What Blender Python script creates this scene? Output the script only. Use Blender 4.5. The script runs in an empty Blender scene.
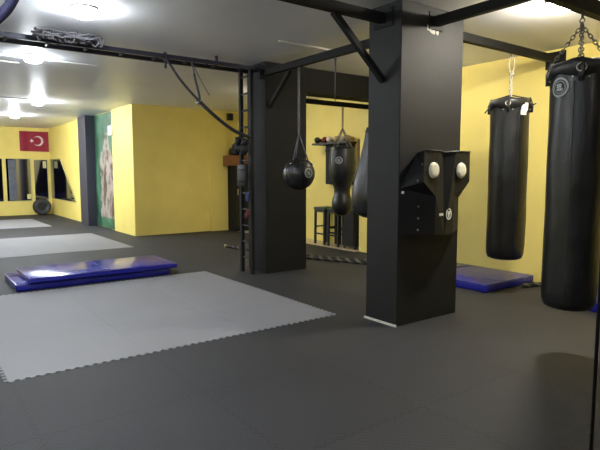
import bpy, bmesh, math, random
from mathutils import Vector, Matrix
random.seed(7)
PI = math.pi
SC = bpy.context.scene
COL = SC.collection

# ------------------------------------------------------------------ camera
cam_d = bpy.data.cameras.new('camera')
cam_d.sensor_fit = 'HORIZONTAL'; cam_d.sensor_width = 36.0
cam_d.lens = 36.0 * 530 / 600
cam_d.clip_start = 0.05
cam = bpy.data.objects.new('camera', cam_d); COL.objects.link(cam)
PITCH = math.radians(5.6035); YAW = math.radians(36.426)
CAM = Vector((0, 0, 1.45))
fwd = Vector((math.sin(YAW) * math.cos(PITCH), math.cos(YAW) * math.cos(PITCH), -math.sin(PITCH)))
cam.location = CAM
cam.rotation_euler = fwd.to_track_quat('-Z', 'Y').to_euler()
SC.camera = cam

# ------------------------------------------------------------------ colour management, world
SC.view_settings.view_transform = 'Standard'
SC.view_settings.look = 'None'
SC.view_settings.exposure = 0.37
SC.view_settings.gamma = 1.0
SC.view_settings.use_curve_mapping = False
world = bpy.data.worlds.new('world'); SC.world = world
world.use_nodes = True
world.node_tree.nodes['Background'].inputs[0].default_value = (0.02, 0.02, 0.022, 1)
world.node_tree.nodes['Background'].inputs[1].default_value = 0.3

# lamps: x, y, emission strength of the round ceiling light, colour, label
WARM = (1.0, 0.93, 0.78)
COOL = (0.87, 0.94, 1.0)
LAMPS = [
    (1.43, 5.36, 215, COOL, 'round ceiling light nearest the camera, in front of the black monkey bars'),
    (1.43, 7.88, 130, COOL, 'round ceiling light just behind the black monkey bars, beside a white streak strip'),
    (2.36, 12.70, 430, COOL, 'round ceiling light straight above and before the red flag'),
    (2.38, 15.95, 420, COOL, 'small farthest round ceiling light at the left edge'),
    (4.86, 2.62, 400, WARM, 'round ceiling light glowing behind the steel beam that holds the largest punching bag'),
    (5.5, 8.6, 80, (1.0, 0.9, 0.66), 'round ceiling light behind the far black column'),
    (-0.1, 2.3, 190, COOL, 'added round fill light, out of view above the foreground floor'),  # unseen lamp added to brighten the foreground
    (5.7, 5.0, 85, WARM, 'added round fill light hidden behind the near black column'),  # hidden lamp added to brighten the right wall

    (-2.4, 5.42, 60, COOL, 'added round fill light over the left part of the hall, outside the photo'),  # unseen lamp added as fill
    (-2.4, 12.75, 100, COOL, 'added round fill light over the far left part of the hall, outside the photo'),  # unseen lamp added as fill, farther back
]

# hanging tubes added as unseen fill in the part of the hall left of and behind the photo: x, y0, y1, z, strength, colour, label
FILL_TUBES = [
    (-1.0, 2.0, 5.2, 2.72, 75, COOL, 'added long fill tube hung over the left of the hall, outside the photo, nearest'),
    (-0.8, 8.0, 11.0, 2.72, 75, COOL, 'added long fill tube hung over the left of the hall, outside the photo, middle'),
    (-0.2, 13.0, 18.0, 2.72, 240, COOL, 'added long fill tube hung over the left of the hall, outside the photo, farthest'),
    (0.2, -1.6, 1.2, 2.72, 45, COOL, 'added long fill tube hung above and behind the camera'),
    (3.2, -1.9, -0.4, 2.72, 60, WARM, 'added long fill tube hung behind the camera'),
]

# ------------------------------------------------------------------ helpers
def lin(c):
    return tuple(((v / 255) / 12.92 if v / 255 <= 0.04045 else ((v / 255 + 0.055) / 1.055) ** 2.4) for v in c) + (1,)

def mat(name, rgb, rough=0.6, metal=0.0, noise=0.0, nscale=8.0, bump=0.0, bscale=60.0, spec=0.5, emit=None, es=0, rvar=0.0):
    m = bpy.data.materials.new(name); m.use_nodes = True
    nt = m.node_tree; b = nt.nodes['Principled BSDF']
    b.inputs['Base Color'].default_value = lin(rgb)
    b.inputs['Roughness'].default_value = rough
    b.inputs['Metallic'].default_value = metal
    b.inputs['Specular IOR Level'].default_value = spec
    tc = nt.nodes.new('ShaderNodeTexCoord')
    if noise > 0 or rvar > 0:
        n = nt.nodes.new('ShaderNodeTexNoise'); n.inputs['Scale'].default_value = nscale; n.inputs['Detail'].default_value = 4
        nt.links.new(tc.outputs['Object'], n.inputs['Vector'])
        if noise > 0:
            r = nt.nodes.new('ShaderNodeValToRGB')
            c = lin(rgb)
            r.color_ramp.elements[0].position = 0.3; r.color_ramp.elements[1].position = 0.7
            r.color_ramp.elements[0].color = tuple(v * (1 - noise) for v in c[:3]) + (1,)
            r.color_ramp.elements[1].color = tuple(min(1, v * (1 + noise)) for v in c[:3]) + (1,)
            nt.links.new(n.outputs['Fac'], r.inputs['Fac']); nt.links.new(r.outputs['Color'], b.inputs['Base Color'])
        if rvar > 0:
            mr = nt.nodes.new('ShaderNodeMapRange')
            mr.inputs['From Min'].default_value = 0.3; mr.inputs['From Max'].default_value = 0.7
            mr.inputs['To Min'].default_value = max(0.02, rough - rvar); mr.inputs['To Max'].default_value = min(1, rough + rvar)
            nt.links.new(n.outputs['Fac'], mr.inputs['Value']); nt.links.new(mr.outputs['Result'], b.inputs['Roughness'])
    if bump > 0:
        n2 = nt.nodes.new('ShaderNodeTexNoise'); n2.inputs['Scale'].default_value = bscale; n2.inputs['Detail'].default_value = 3
        nt.links.new(tc.outputs['Object'], n2.inputs['Vector'])
        bp = nt.nodes.new('ShaderNodeBump'); bp.inputs['Strength'].default_value = bump; bp.inputs['Distance'].default_value = 0.01
        nt.links.new(n2.outputs['Fac'], bp.inputs['Height']); nt.links.new(bp.outputs['Normal'], b.inputs['Normal'])
    if emit:
        b.inputs['Emission Color'].default_value = tuple(emit) + (1,)
        b.inputs['Emission Strength'].default_value = es
    return m

M = {}
M['yellow'] = mat('yellow_paint', (238, 217, 123), 0.55, noise=0.04, nscale=2.0, bump=0.08, bscale=30, spec=0.35)
M['ceiling'] = mat('ceiling_paint', (234, 235, 239), 0.42, noise=0.03, nscale=1.5, bump=0.03, bscale=12, spec=0.5)
M['black_wall'] = mat('black_paint', (22, 22, 23), 0.65, noise=0.1, nscale=3, bump=0.12, bscale=40, spec=0.3)
M['dark_wall'] = mat('dark_grey_paint', (52, 52, 60), 0.6, noise=0.08, nscale=3, bump=0.1, bscale=40)
M['slate'] = mat('slate_paint', (52, 52, 66), 0.5, noise=0.05, nscale=3)
M['black_matt'] = mat('matt_black_paint', (19, 19, 19), 0.7, noise=0.1, nscale=3, bump=0.12, bscale=40, spec=0.25)
M['steel'] = mat('black_steel', (30, 30, 32), 0.45, metal=0.2, bump=0.05, bscale=90)
M['steel_blue'] = mat('dark_blue_steel', (42, 42, 56), 0.45, metal=0.2)
M['leather'] = mat('black_leather', (19, 19, 20), 0.38, noise=0.12, nscale=9, bump=0.25, bscale=28, rvar=0.08)
M['leather_soft'] = mat('worn_black_leather', (33, 33, 34), 0.45, noise=0.18, nscale=5, bump=0.3, bscale=16, rvar=0.1)
M['pad_leather'] = mat('pad_black_leather', (20, 20, 21), 0.55, noise=0.1, nscale=9, bump=0.1, bscale=20, spec=0.3)
M['chrome'] = mat('chain_steel', (190, 185, 175), 0.3, metal=0.9)
M['dull_chain'] = mat('dull_chain_steel', (120, 118, 112), 0.45, metal=0.6)
M['pale_rope'] = mat('pale_rope', (182, 174, 154), 0.8, noise=0.15, nscale=60)
M['white'] = mat('white_print', (225, 225, 220), 0.5)
M['grey_print'] = mat('grey_print', (165, 168, 168), 0.5)
M['cream'] = mat('cream_leather', (222, 218, 200), 0.45, noise=0.04, nscale=20)
M['web'] = mat('black_webbing', (40, 38, 44), 0.7, noise=0.15, nscale=40)
M['web_grey'] = mat('grey_webbing', (92, 90, 94), 0.7, noise=0.2, nscale=30)
M['navy_web'] = mat('navy_webbing', (46, 46, 84), 0.6, noise=0.15, nscale=40)
M['blue_vinyl'] = mat('blue_vinyl', (28, 32, 148), 0.2, noise=0.06, nscale=3, bump=0.08, bscale=5, spec=0.6, rvar=0.06)
M['blue_vinyl_dark'] = mat('blue_vinyl_side', (26, 28, 128), 0.35, noise=0.08, nscale=4)
M['tan_floor'] = mat('tan_tiles', (196, 178, 150), 0.3, noise=0.08, nscale=4)
M['rope_black'] = mat('rope_black', (26, 26, 28), 0.7)
M['rope_light'] = mat('rope_light', (98, 95, 76), 0.7)
M['yellow_plastic'] = mat('yellow_cap', (196, 184, 96), 0.5)
M['rubber'] = mat('rubber', (30, 30, 33), 0.5, bump=0.2, bscale=40)
M['red'] = mat('flag_red', (148, 30, 56), 0.7, noise=0.06, nscale=12)
M['flag_white'] = mat('flag_white', (226, 214, 220), 0.7)
M['mirror'] = mat('dark_mirror_glass', (112, 112, 134), 0.06, metal=1.0)
M['orange_card'] = mat('orange_cardboard', (138, 92, 50), 0.75, noise=0.1, nscale=9)
M['black_plastic'] = mat('black_plastic', (20, 20, 20), 0.5)
M['white_plastic'] = mat('white_plastic', (222, 222, 216), 0.4)
M['conduit'] = mat('conduit_streak_plastic', (225, 224, 218), 0.35)  # also colours the strips that imitate reflected ceiling streaks
M['green_pad'] = mat('green_vinyl', (44, 66, 46), 0.5)
M['wood'] = mat('brown_wood', (112, 82, 50), 0.6, noise=0.2, nscale=10)
M['glove_red'] = mat('glove_red', (126, 40, 44), 0.4)
M['glove_beige'] = mat('glove_beige', (190, 168, 130), 0.5)
M['glove_white'] = mat('glove_white', (214, 206, 196), 0.4)
M['glove_blue'] = mat('glove_blue', (22, 28, 84), 0.5)
M['plaster'] = mat('plaster', (196, 194, 186), 0.8, noise=0.1, nscale=30)
M['paper'] = mat('paper', (214, 206, 140), 0.7)
M['mirror_streak'] = mat('grey_streak', (112, 116, 128), 0.8, noise=0.15, nscale=6)  # tone of a grey streak reflected in the wide mirror

def floor_mat(name, rgb, seam_dark, phase_x, phase_y, teeth=15.0, rough=0.68, noise=0.12, seam=True, pattern=0.35):
    """puzzle mat foam: fine diamond grain plus toothed seams on a one-metre grid"""
    m = bpy.data.materials.new(name); m.use_nodes = True
    nt = m.node_tree; N = nt.nodes; L = nt.links; b = N['Principled BSDF']
    b.inputs['Roughness'].default_value = rough; b.inputs['Specular IOR Level'].default_value = 0.4
    tc = N.new('ShaderNodeTexCoord'); sp = N.new('ShaderNodeSeparateXYZ'); L.new(tc.outputs['Object'], sp.inputs[0])
    def mth(op, a, bb=None, cc=None):
        n = N.new('ShaderNodeMath'); n.operation = op
        for i, v in enumerate((a, bb, cc)):
            if v is None: continue
            if isinstance(v, (int, float)): n.inputs[i].default_value = v
            else: L.new(v, n.inputs[i])
        return n.outputs[0]
    def line(u, v, pu):
        wig = mth('MULTIPLY', mth('SUBTRACT', mth('PINGPONG', mth('MULTIPLY', v, teeth * 2), 1.0), 0.5), 0.03)
        f = mth('FRACT', mth('ADD', mth('ADD', u, wig), 0.5 - pu + 50))
        return mth('LESS_THAN', mth('ABSOLUTE', mth('SUBTRACT', f, 0.5)), 0.0045)
    X, Y = sp.outputs['X'], sp.outputs['Y']
    ln = mth('MAXIMUM', line(X, Y, phase_x), line(Y, X, phase_y))
    n = N.new('ShaderNodeTexNoise'); n.inputs['Scale'].default_value = 1.1; n.inputs['Detail'].default_value = 5
    L.new(tc.outputs['Object'], n.inputs['Vector'])
    # per-tile shade
    cx = mth('FLOOR', mth('SUBTRACT', X, phase_x)); cy = mth('FLOOR', mth('SUBTRACT', Y, phase_y))
    cb = N.new('ShaderNodeCombineXYZ'); L.new(cx, cb.inputs[0]); L.new(cy, cb.inputs[1])
    wn = N.new('ShaderNodeTexWhiteNoise'); wn.noise_dimensions = '3D'; L.new(cb.outputs[0], wn.inputs['Vector'])
    tone = mth('ADD', mth('MULTIPLY', mth('SUBTRACT', n.outputs['Fac'], 0.5), noise * 3), mth('MULTIPLY', mth('SUBTRACT', wn.outputs['Value'], 0.5), noise))
    tone = mth('ADD', tone, 1.0)
    if seam: tone = mth('MULTIPLY', tone, mth('SUBTRACT', 1.0, mth('MULTIPLY', ln, seam_dark)))
    mx = N.new('ShaderNodeVectorMath'); mx.operation = 'SCALE'
    mx.inputs[0].default_value = lin(rgb)[:3]; L.new(tone, mx.inputs['Scale'])
    L.new(mx.outputs[0], b.inputs['Base Color'])
    # grain: small crossed ridges
    g1 = mth('PINGPONG', mth('MULTIPLY', mth('ADD', X, Y), 42.0), 1.0)
    g2 = mth('PINGPONG', mth('MULTIPLY', mth('SUBTRACT', X, Y), 42.0), 1.0)
    g = mth('SUBTRACT', mth('MINIMUM', g1, g2), mth('MULTIPLY', ln, 2.0))
    bp = N.new('ShaderNodeBump'); bp.inputs['Strength'].default_value = pattern; bp.inputs['Distance'].default_value = 0.002
    L.new(g, bp.inputs['Height']); L.new(bp.outputs['Normal'], b.inputs['Normal'])
    return m
M['floor'] = floor_mat('black_puzzle_foam', (46, 46, 49), 0.45, 0.5, 0.1)
M['grey_mat'] = floor_mat('grey_puzzle_foam', (132, 131, 135), 0.0, 0.5, 0.1, seam=False, noise=0.06, pattern=0.25)

def link(name, bm, m, parent=None, smooth=False, loc=None):
    me = bpy.data.meshes.new(name); bmesh.ops.recalc_face_normals(bm, faces=bm.faces[:]); bm.to_mesh(me); bm.free()
    for x in (m if isinstance(m, (list, tuple)) else [m]): me.materials.append(x)
    if smooth:
        for p in me.polygons: p.use_smooth = True
    o = bpy.data.objects.new(name, me); COL.objects.link(o)
    if parent is not None:
        o.parent = parent
        # geometry is written in world coordinates: shift into the parent's frame
        off = wl(parent)
        me.transform(Matrix.Translation(-off))
    elif loc is not None:
        me.transform(Matrix.Translation(-Vector(loc))); o.location = loc
    return o

def wl(o):
    v = Vector(o.location)
    while o.parent: o = o.parent; v += Vector(o.location)
    return v

def thing(name, label, cat, loc, group=None):
    o = bpy.data.objects.new(name, None); COL.objects.link(o); o.empty_display_size = 0.1
    o.location = loc; o['label'] = label; o['category'] = cat
    if group: o['group'] = group
    return o
def tag(o, label, cat, group=None):
    o['label'] = label; o['category'] = cat
    if group: o['group'] = group
    return o
def struct(name, bm, m, parent=None):
    o = link(name, bm, m, parent)
    if parent is None: o['kind'] = 'structure'
    return o

def box(bm, x0, x1, y0, y1, z0, z1, bev=0.0, mi=0, seg=2):
    vs = [bm.verts.new((x, y, z)) for x in (x0, x1) for y in (y0, y1) for z in (z0, z1)]
    F = [(0, 1, 3, 2), (4, 6, 7, 5), (0, 4, 5, 1), (2, 3, 7, 6), (0, 2, 6, 4), (1, 5, 7, 3)]
    fs = [bm.faces.new([vs[i] for i in f]) for f in F]
    for f in fs: f.material_index = mi
    if bev > 0:
        es = list({e for f in fs for e in f.edges})
        r = bmesh.ops.bevel(bm, geom=es, offset=bev, segments=seg, affect='EDGES', profile=0.5)
        for f in r['faces']: f.material_index = mi
    return bm
def BX(*a, **k): return box(bmesh.new(), *a, **k)

def frame_of(d):
    d = d.normalized(); a = Vector((0, 0, 1)) if abs(d.z) < 0.9 else Vector((1, 0, 0))
    u = d.cross(a).normalized(); v = d.cross(u).normalized(); return u, v

def tube(bm, pts, r, n=8, closed=False, mi=0, flat=1.0):
    """round (or flattened) tube through points; r a number or a list"""
    pts = [Vector(p) for p in pts]; N = len(pts); rings = []
    u = None
    for i, p in enumerate(pts):
        if closed: d = pts[(i + 1) % N] - pts[i - 1]
        else: d = pts[min(i + 1, N - 1)] - pts[max(i - 1, 0)]
        d.normalize()
        if u is None: u, v = frame_of(d)
        else:
            u = (u - d * u.dot(d)).normalized(); v = d.cross(u).normalized()
        rr = r[i] if isinstance(r, (list, tuple)) else r
        rings.append([bm.verts.new(p + u * math.cos(2 * PI * k / n) * rr + v * math.sin(2 * PI * k / n) * rr * flat) for k in range(n)])
    for i in range(N if closed else N - 1):
        a, b_ = rings[i], rings[(i + 1) % N]
        for k in range(n):
            f = bm.faces.new((a[k], a[(k + 1) % n], b_[(k + 1) % n], b_[k])); f.material_index = mi; f.smooth = True
    if not closed:
        for rg in (rings[0][::-1], rings[-1]):
            f = bm.faces.new(rg); f.material_index = mi
    return bm

def bar(bm, p0, p1, w, h, mi=0):
    """rectangular steel bar between two points, w across, h in the upright sense"""
    p0, p1 = Vector(p0), Vector(p1); d = (p1 - p0).normalized()
    up = Vector((0, 0, 1)) if abs(d.z) < 0.95 else Vector((1, 0, 0))
    s = d.cross(up).normalized(); t = s.cross(d).normalized()
    vs = []
    for p in (p0, p1):
        for a, c in ((-1, -1), (1, -1), (1, 1), (-1, 1)):
            vs.append(bm.verts.new(p + s * a * w / 2 + t * c * h / 2))
    for f in ((0, 1, 2, 3), (7, 6, 5, 4), (0, 4, 5, 1), (1, 5, 6, 2), (2, 6, 7, 3), (3, 7, 4, 0)):
        bm.faces.new([vs[i] for i in f]).material_index = mi
    return bm

def lathe(bm, prof, c, n=32, mi=0, wob=None):
    """prof: list of (radius, z) bottom to top, around the vertical through c"""
    rings = []
    for (r, z) in prof:
        if r < 1e-5:
            rings.append([bm.verts.new((c[0], c[1], z))])
        else:
            rings.append([])
            for k in range(n):
                a = 2 * PI * k / n; rr = r * (1 + (wob(a, z) if wob else 0))
                rings[-1].append(bm.verts.new((c[0] + rr * math.cos(a), c[1] + rr * math.sin(a), z)))
    for a, b_ in zip(rings, rings[1:]):
        if len(a) == 1 and len(b_) == 1: continue
        for k in range(n):
            k2 = (k + 1) % n
            if len(a) == 1: f = bm.faces.new((a[0], b_[k], b_[k2]))
            elif len(b_) == 1: f = bm.faces.new((a[k], a[k2], b_[0]))
            else: f = bm.faces.new((a[k], a[k2], b_[k2], b_[k]))
            f.material_index = mi; f.smooth = True
    return bm

def chain(bm, p0, p1, ll=0.045, w=0.022, r=0.0045):
    p0, p1 = Vector(p0), Vector(p1); d = p1 - p0; L = d.length; n = max(2, int(L / (ll * 0.72))); d.normalize()
    u, v = frame_of(d)
    for i in range(n):
        c = p0 + d * L * (i + 0.5) / n
        s = u if i % 2 == 0 else v
        h = ll / 2 - w / 2
        pts = []
        for k in range(5):
            a = PI * k / 4; pts.append(c + d * (h + math.sin(a) * w / 2) + s * math.cos(a) * w / 2)
        for k in range(5):
            a = PI + PI * k / 4; pts.append(c - d * h + d * math.sin(a) * w / 2 + s * math.cos(a) * w / 2)
        tube(bm, pts, r, 5, closed=True)
    return bm

def ring(bm, c, nrm, R, r=0.005, n=16):
    u, v = frame_of(Vector(nrm)); c = Vector(c)
    tube(bm, [c + u * math.cos(2 * PI * k / n) * R + v * math.sin(2 * PI * k / n) * R for k in range(n)], r, 6, closed=True)
    return bm

def phi_cam(x, y, off=0.0):
    """angle on an upright cylinder, off = sideways place as a share of its radius"""
    return math.atan2(-y, -x) + math.asin(off)

def curved_patch(bm, c, R, phi, z, shape, e=0.002, mi=0, th=0.0015):
    """extruded decal: polygons (list of (u, v) loops as quads) wrapped onto a cylinder of radius R"""
    for poly in shape:
        lo, hi = [], []
        for (u, v) in poly:
            Rz = R(z + v) if callable(R) else R
            a = phi + u / Rz
            lo.append(bm.verts.new((c[0] + (Rz + e - th) * math.cos(a), c[1] + (Rz + e - th) * math.sin(a), z + v)))
            hi.append(bm.verts.new((c[0] + (Rz + e) * math.cos(a), c[1] + (Rz + e) * math.sin(a), z + v)))
        f = bm.faces.new(hi); f.material_index = mi
        for i in range(len(hi)):
            j = (i + 1) % len(hi); bm.faces.new((lo[i], lo[j], hi[j], hi[i])).material_index = mi
    return bm
def ring_polys(r0, r1, n=28, sx=1.0):
    out = []
    for k in range(n):
        a, b_ = 2 * PI * k / n, 2 * PI * (k + 1) / n
        out.append([(r0 * math.cos(a) * sx, r0 * math.sin(a)), (r1 * math.cos(a) * sx, r1 * math.sin(a)), (r1 * math.cos(b_) * sx, r1 * math.sin(b_)), (r0 * math.cos(b_) * sx, r0 * math.sin(b_))])
    return out
def rect(u0, u1, v0, v1): return [(u0, v0), (u1, v0), (u1, v1), (u0, v1)]
def badge_shape(r):
    """round badge: thick ring, thin inner ring and a blocky fist shape"""
    s = ring_polys(r * 0.80, r) + ring_polys(r * 0.60, r * 0.66)
    s += [rect(-r * .34, -r * .18, -.05 * r, .34 * r), rect(-r * .14, r * .02, -.05 * r, .38 * r), rect(r * .06, r * .22, -.05 * r, .34 * r), rect(-r * .34, r * .36, -.36 * r, -.10 * r)]
    return s

# ------------------------------------------------------------------ setting
H = 3.0
XL, XR, XN, YB, YH, YF, XS = -5.0, 6.67, 7.08, -2.6, 12.0, 20.4, 4.1
struct('floor', BX(XL - .2, XN + .2, YB - .2, YF + .2, -0.1, 0.0), M['floor'])
struct('ceiling', BX(XL - .2, XN + .2, YB - .2, YF + .2, H, H + 0.1), M['ceiling'])
struct('wall_right', BX(XR, XR + 0.6, YB, 7.2, 0, H), M['yellow'])
struct('wall_niche', BX(XN, XN + 0.2, 7.2, YH + .2, 0, H), M['yellow'])
struct('wall_end', BX(4.6, XN, YH, YH + 0.2, 0, H), M['yellow'])
struct('trim_1', BX(6.05, 6.53, YH - 0.07, YH, 0, H), M['yellow'])
struct('wall_pier', BX(4.15, 4.6, YH, 13.5, 0, H), M['yellow'])
struct('wall_side', BX(XS, 4.6, 15.8, YF, 0, H), M['yellow'])
struct('wall_far', BX(XL, 4.6, YF, YF + .2, 0, H), M['yellow'])
struct('wall_left', BX(XL - .2, XL, YB, YF, 0, H), M['yellow'])
struct('wall_back', BX(XL - .2, XR + .6, YB - .2, YB, 0, H), M['dark_wall'])
struct('wall_mural', BX(4.2, 4.6, 13.5, 15.1, 0, H), M['yellow'])
struct('floor_niche', BX(6.56, XN, 7.2, 11.5, 0, 0.006), M['tan_floor'])

# black columns
col = struct('wall_column_near', BX(3.64, 4.53, 3.4, 3.82, 0, H, bev=0.006, seg=1), M['black_wall'])
for (x, z, w, h_) in ((4.02, 2.785, .05, .035), (4.07, 2.77, .07, .04), (4.13, 2.78, .04, .06), (3.99, 2.80, .02, .05), (4.02, 2.93, .05, .014), (4.06, 2.915, .03, .02), (4.14, 2.91, .05, .012)):
    pb = bmesh.new(); k = 7; vs = [(x + w * (0.6 + .5 * random.random()) * math.cos(2 * PI * i / k) * .6, z + h_ * (0.6 + .5 * random.random()) * math.sin(2 * PI * i / k) * .6) for i in range(k)]
    lo = [pb.verts.new((a, 3.3995, b)) for a, b in vs]; hi = [pb.verts.new((a, 3.396, b)) for a, b in vs]
    pb.faces.new(hi)
    for i in range(k): pb.faces.new((lo[i], lo[(i + 1) % k], hi[(i + 1) % k], hi[i]))
    link('plaster_chip', pb, M['plaster'], col)
struct('wall_column_far', BX(4.1, 4.82, 6.37, 6.87, 0, H, bev=0.006, seg=1), M['black_matt'])
struct('wall_pillar', BX(3.93, 4.4, 15.1, 15.85, 0, H, bev=0.006, seg=1), M['slate'])
struct('trim_2', BX(4.82, XR, 6.40, 6.72, 2.645, H), M['black_matt'])        # black boxed beam
struct('trim_3', BX(3.618, 3.636, 3.39, 3.82, 0.0, 0.018), M['plaster'])      # pale strip at the column foot

# mural
def mural_material():
    m = bpy.data.materials.new('mural'); m.use_nodes = True
    nt = m.node_tree; N = nt.nodes; L = nt.links; b = N['Principled BSDF']; b.inputs['Roughness'].default_value = 0.4
    tc = N.new('ShaderNodeTexCoord'); sp = N.new('ShaderNodeSeparateXYZ'); L.new(tc.outputs['Object'], sp.inputs[0])
    def mth(op, a, bb=None):
        n = N.new('ShaderNodeMath'); n.operation = op
        for i, v in enumerate((a, bb)):
            if v is None: continue
            if isinstance(v, (int, float)): n.inputs[i].default_value = v
            else: L.new(v, n.inputs[i])
        return n.outputs[0]
    Y, Z = sp.outputs['Y'], sp.outputs['Z']
    nz = N.new('ShaderNodeTexNoise'); nz.inputs['Scale'].default_value = 1.6; nz.inputs['Detail'].default_value = 3; L.new(tc.outputs['Object'], nz.inputs['Vector'])
    nf = N.new('ShaderNodeTexNoise'); nf.inputs['Scale'].default_value = 3.2; nf.inputs['Detail'].default_value = 5; L.new(tc.outputs['Object'], nf.inputs['Vector'])
    g = N.new('ShaderNodeValToRGB'); L.new(nz.outputs['Fac'], g.inputs['Fac'])
    g.color_ramp.elements[0].position = .35; g.color_ramp.elements[0].color = lin((18, 62, 36))
    g.color_ramp.elements[1].position = .68; g.color_ramp.elements[1].color = lin((84, 134, 104))
    f = N.new('ShaderNodeValToRGB'); L.new(nf.outputs['Fac'], f.inputs['Fac'])
    f.color_ramp.elements[0].position = .38; f.color_ramp.elements[0].color = lin((86, 70, 60))
    f.color_ramp.elements[1].position = .56; f.color_ramp.elements[1].color = lin((172, 160, 152))
    # figure: upright leaning shape narrowing to the head; local Y from 0 (near) to 1.6, Z up to 3
    cy = mth('ADD', 0.55, mth('MULTIPLY', mth('SUBTRACT', nz.outputs['Fac'], .5), .5))
    wz = mth('ADD', 0.14, mth('MULTIPLY', mth('SUBTRACT', 2.45, Z), 0.5))
    wz = mth('MINIMUM', wz, 0.62)
    d = mth('SUBTRACT', wz, mth('ABSOLUTE', mth('SUBTRACT', Y, cy)))
    d = mth('ADD', d, mth('MULTIPLY', mth('SUBTRACT', nf.outputs['Fac'], .5), .35))
    top = mth('LESS_THAN', Z, 2.48); bot = mth('GREATER_THAN', Z, 0.28)
    mask = mth('MULTIPLY', mth('MULTIPLY', mth('GREATER_THAN', d, 0.0), top), bot)
    mx = N.new('ShaderNodeMix'); mx.data_type = 'RGBA'
    L.new(mask, mx.inputs[0]); L.new(g.outputs[0], mx.inputs[6]); L.new(f.outputs[0], mx.inputs[7]); L.new(mx.outputs[2], b.inputs['Base Color'])
    return m
o = link('wall_mural_print', BX(4.17, 4.2, 13.5, 15.1, 0.02, 2.98), mural_material(), loc=(4.17, 13.5, 0))
o.name = 'mural'; tag(o, 'tall green mural print with a pale brown figure between slate pillar and yellow pier', 'mural')

# grey puzzle mats laid flush in the floor
def toothed_tile(x0, y0, nx, ny, i, j):
    """one metre tile; outer edges toothed, inner edges nearly straight with fine gap"""
    bm = bmesh.new(); T = 15; a = 0.014; sx = 1.0; pts = []
    X0, Y0 = x0 + i, y0 + j
    def side(p, q, nrm, outer):
        p, q, nrm = Vector(p), Vector(q), Vector(nrm)
        for k in range(T):
            if outer:
                for t, o_ in ((0.0, -1), (0.18, -1), (0.32, 1), (0.68, 1), (0.82, -1)):
                    pts.append(p.lerp(q, (k + t) / T) + nrm * a * o_)
            else:
                pts.append(p.lerp(q, k / T))
    side((X0, Y0), (X0 + 1, Y0), (0, -1), j == 0)
    side((X0 + 1, Y0), (X0 + 1, Y0 + 1), (1, 0), i == nx - 1)
    side((X0 + 1, Y0 + 1), (X0, Y0 + 1), (0, 1), j == ny - 1)
    side((X0, Y0 + 1), (X0, Y0), (-1, 0), i == 0)
    c = Vector((X0 + .5, Y0 + .5)); n_ = len(pts); s = 0.9985
    lo = [bm.verts.new(((c + (p - c) * s).x, (c + (p - c) * s).y, 0.0)) for p in pts]
    hi = [bm.verts.new((v.co.x, v.co.y, 0.005)) for v in lo]
    bm.faces.new(hi)
    for k in range(n_): bm.faces.new((lo[k], lo[(k + 1) % n_], hi[(k + 1) % n_], hi[k]))
    return bm
def training_mat(x0, y0, nx, ny, label):
    t = thing('training_mat', label, 'mat', (x0 + nx / 2, y0 + ny / 2, 0), 'grey training mats')
    for i in range(nx):
        for j in range(ny): link('mat_tile', toothed_tile(x0, y0, nx, ny, i, j), M['grey_mat'], t)
training_mat(0.47, 4.07, 3, 3, 'large light grey puzzle mat nearest the camera, in front of the blue crash mats')
training_mat(0.5, 10.25, 3, 3, 'middle light grey puzzle mat behind the stack of blue crash mats')
training_mat(0.1, 15.6, 3, 3, 'farthest light grey puzzle mat, before the mirrors and the coiled black tyre')

# ------------------------------------------------------------------ ceiling lights
def lamp(x, y, es, c, label):
    t = thing('ceiling_light', label, 'ceiling light', (x, y, H), 'round ceiling lights')
    bm = lathe(bmesh.new(), [(0.0, H - 0.022), (0.118, H - 0.022), (0.128, H - 0.014), (0.128, H - 0.0005), (0.0, H - 0.0005)], (x, y), 32)
    link('light_base', bm, M['white_plastic'], t, True)
    em = mat('lit_diffuser', (250, 250, 248), 0.5, emit=c, es=es)
    bm = lathe(bmesh.new(), [(0.0, H - 0.098), (0.06, H - 0.095), (0.09, H - 0.086), (0.106, H - 0.068), (0.111, H - 0.04), (0.111, H - 0.023), (0.0, H - 0.023)], (x, y), 32)
    link('diffuser', bm, em, t, True)
for a in LAMPS: lamp(*a)
def fill_tube(x, y0, y1, z, es, c, label):  # unseen fixture, added to brighten the hall
    t = thing('fill_tube', label, 'ceiling light', (x, (y0 + y1) / 2, z), 'added fill tubes')
    link('housing', BX(x - .03, x + .03, y0, y1, z + .03, z + .06, bev=.004, seg=1), M['white_plastic'], t)
    em = mat('lit_tube', (250, 250, 248), 0.5, emit=c, es=es)
    link('tube', tube(bmesh.new(), [(x, y0 + .03, z), (x, y1 - .03, z)], .018, 10), em, t)
    for yy in (y0 + .03, y1 - .03):
        link('socket', BX(x - .02, x + .02, yy - .02, yy + .02, z - .02, z + .03), M['white_plastic'], t)
        link('suspension_wire', tube(bmesh.new(), [(x, yy, z + .06), (x, yy, H)], .003, 5), M['steel'], t)
for a in FILL_TUBES: fill_tube(*a)

# surface conduit by the columns; the other strips imitate streaks reflected on the ceiling
def conduit(x0, x1, y, label):
    bm = BX(x0, x1, y - .012, y + .012, H - 0.018, H, bev=0.003, seg=1)
    tag(link('ceiling_strip', bm, M['conduit']), label, 'conduit', 'white ceiling conduits')
conduit(3.6, 4.72, 5.3, 'thin white conduit on the ceiling between the two black columns')
conduit(-1.4, 1.36, 8.5, 'white strip imitating a reflected streak on the ceiling just behind the black monkey bars')
conduit(-1.4, 2.3, 12.5, 'white strip imitating a reflected streak on the ceiling beside the light before the red flag')
conduit(-1.4, 2.3, 8.05, 'white strip imitating a reflected streak on the ceiling ending at the light behind the monkey bars')

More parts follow.
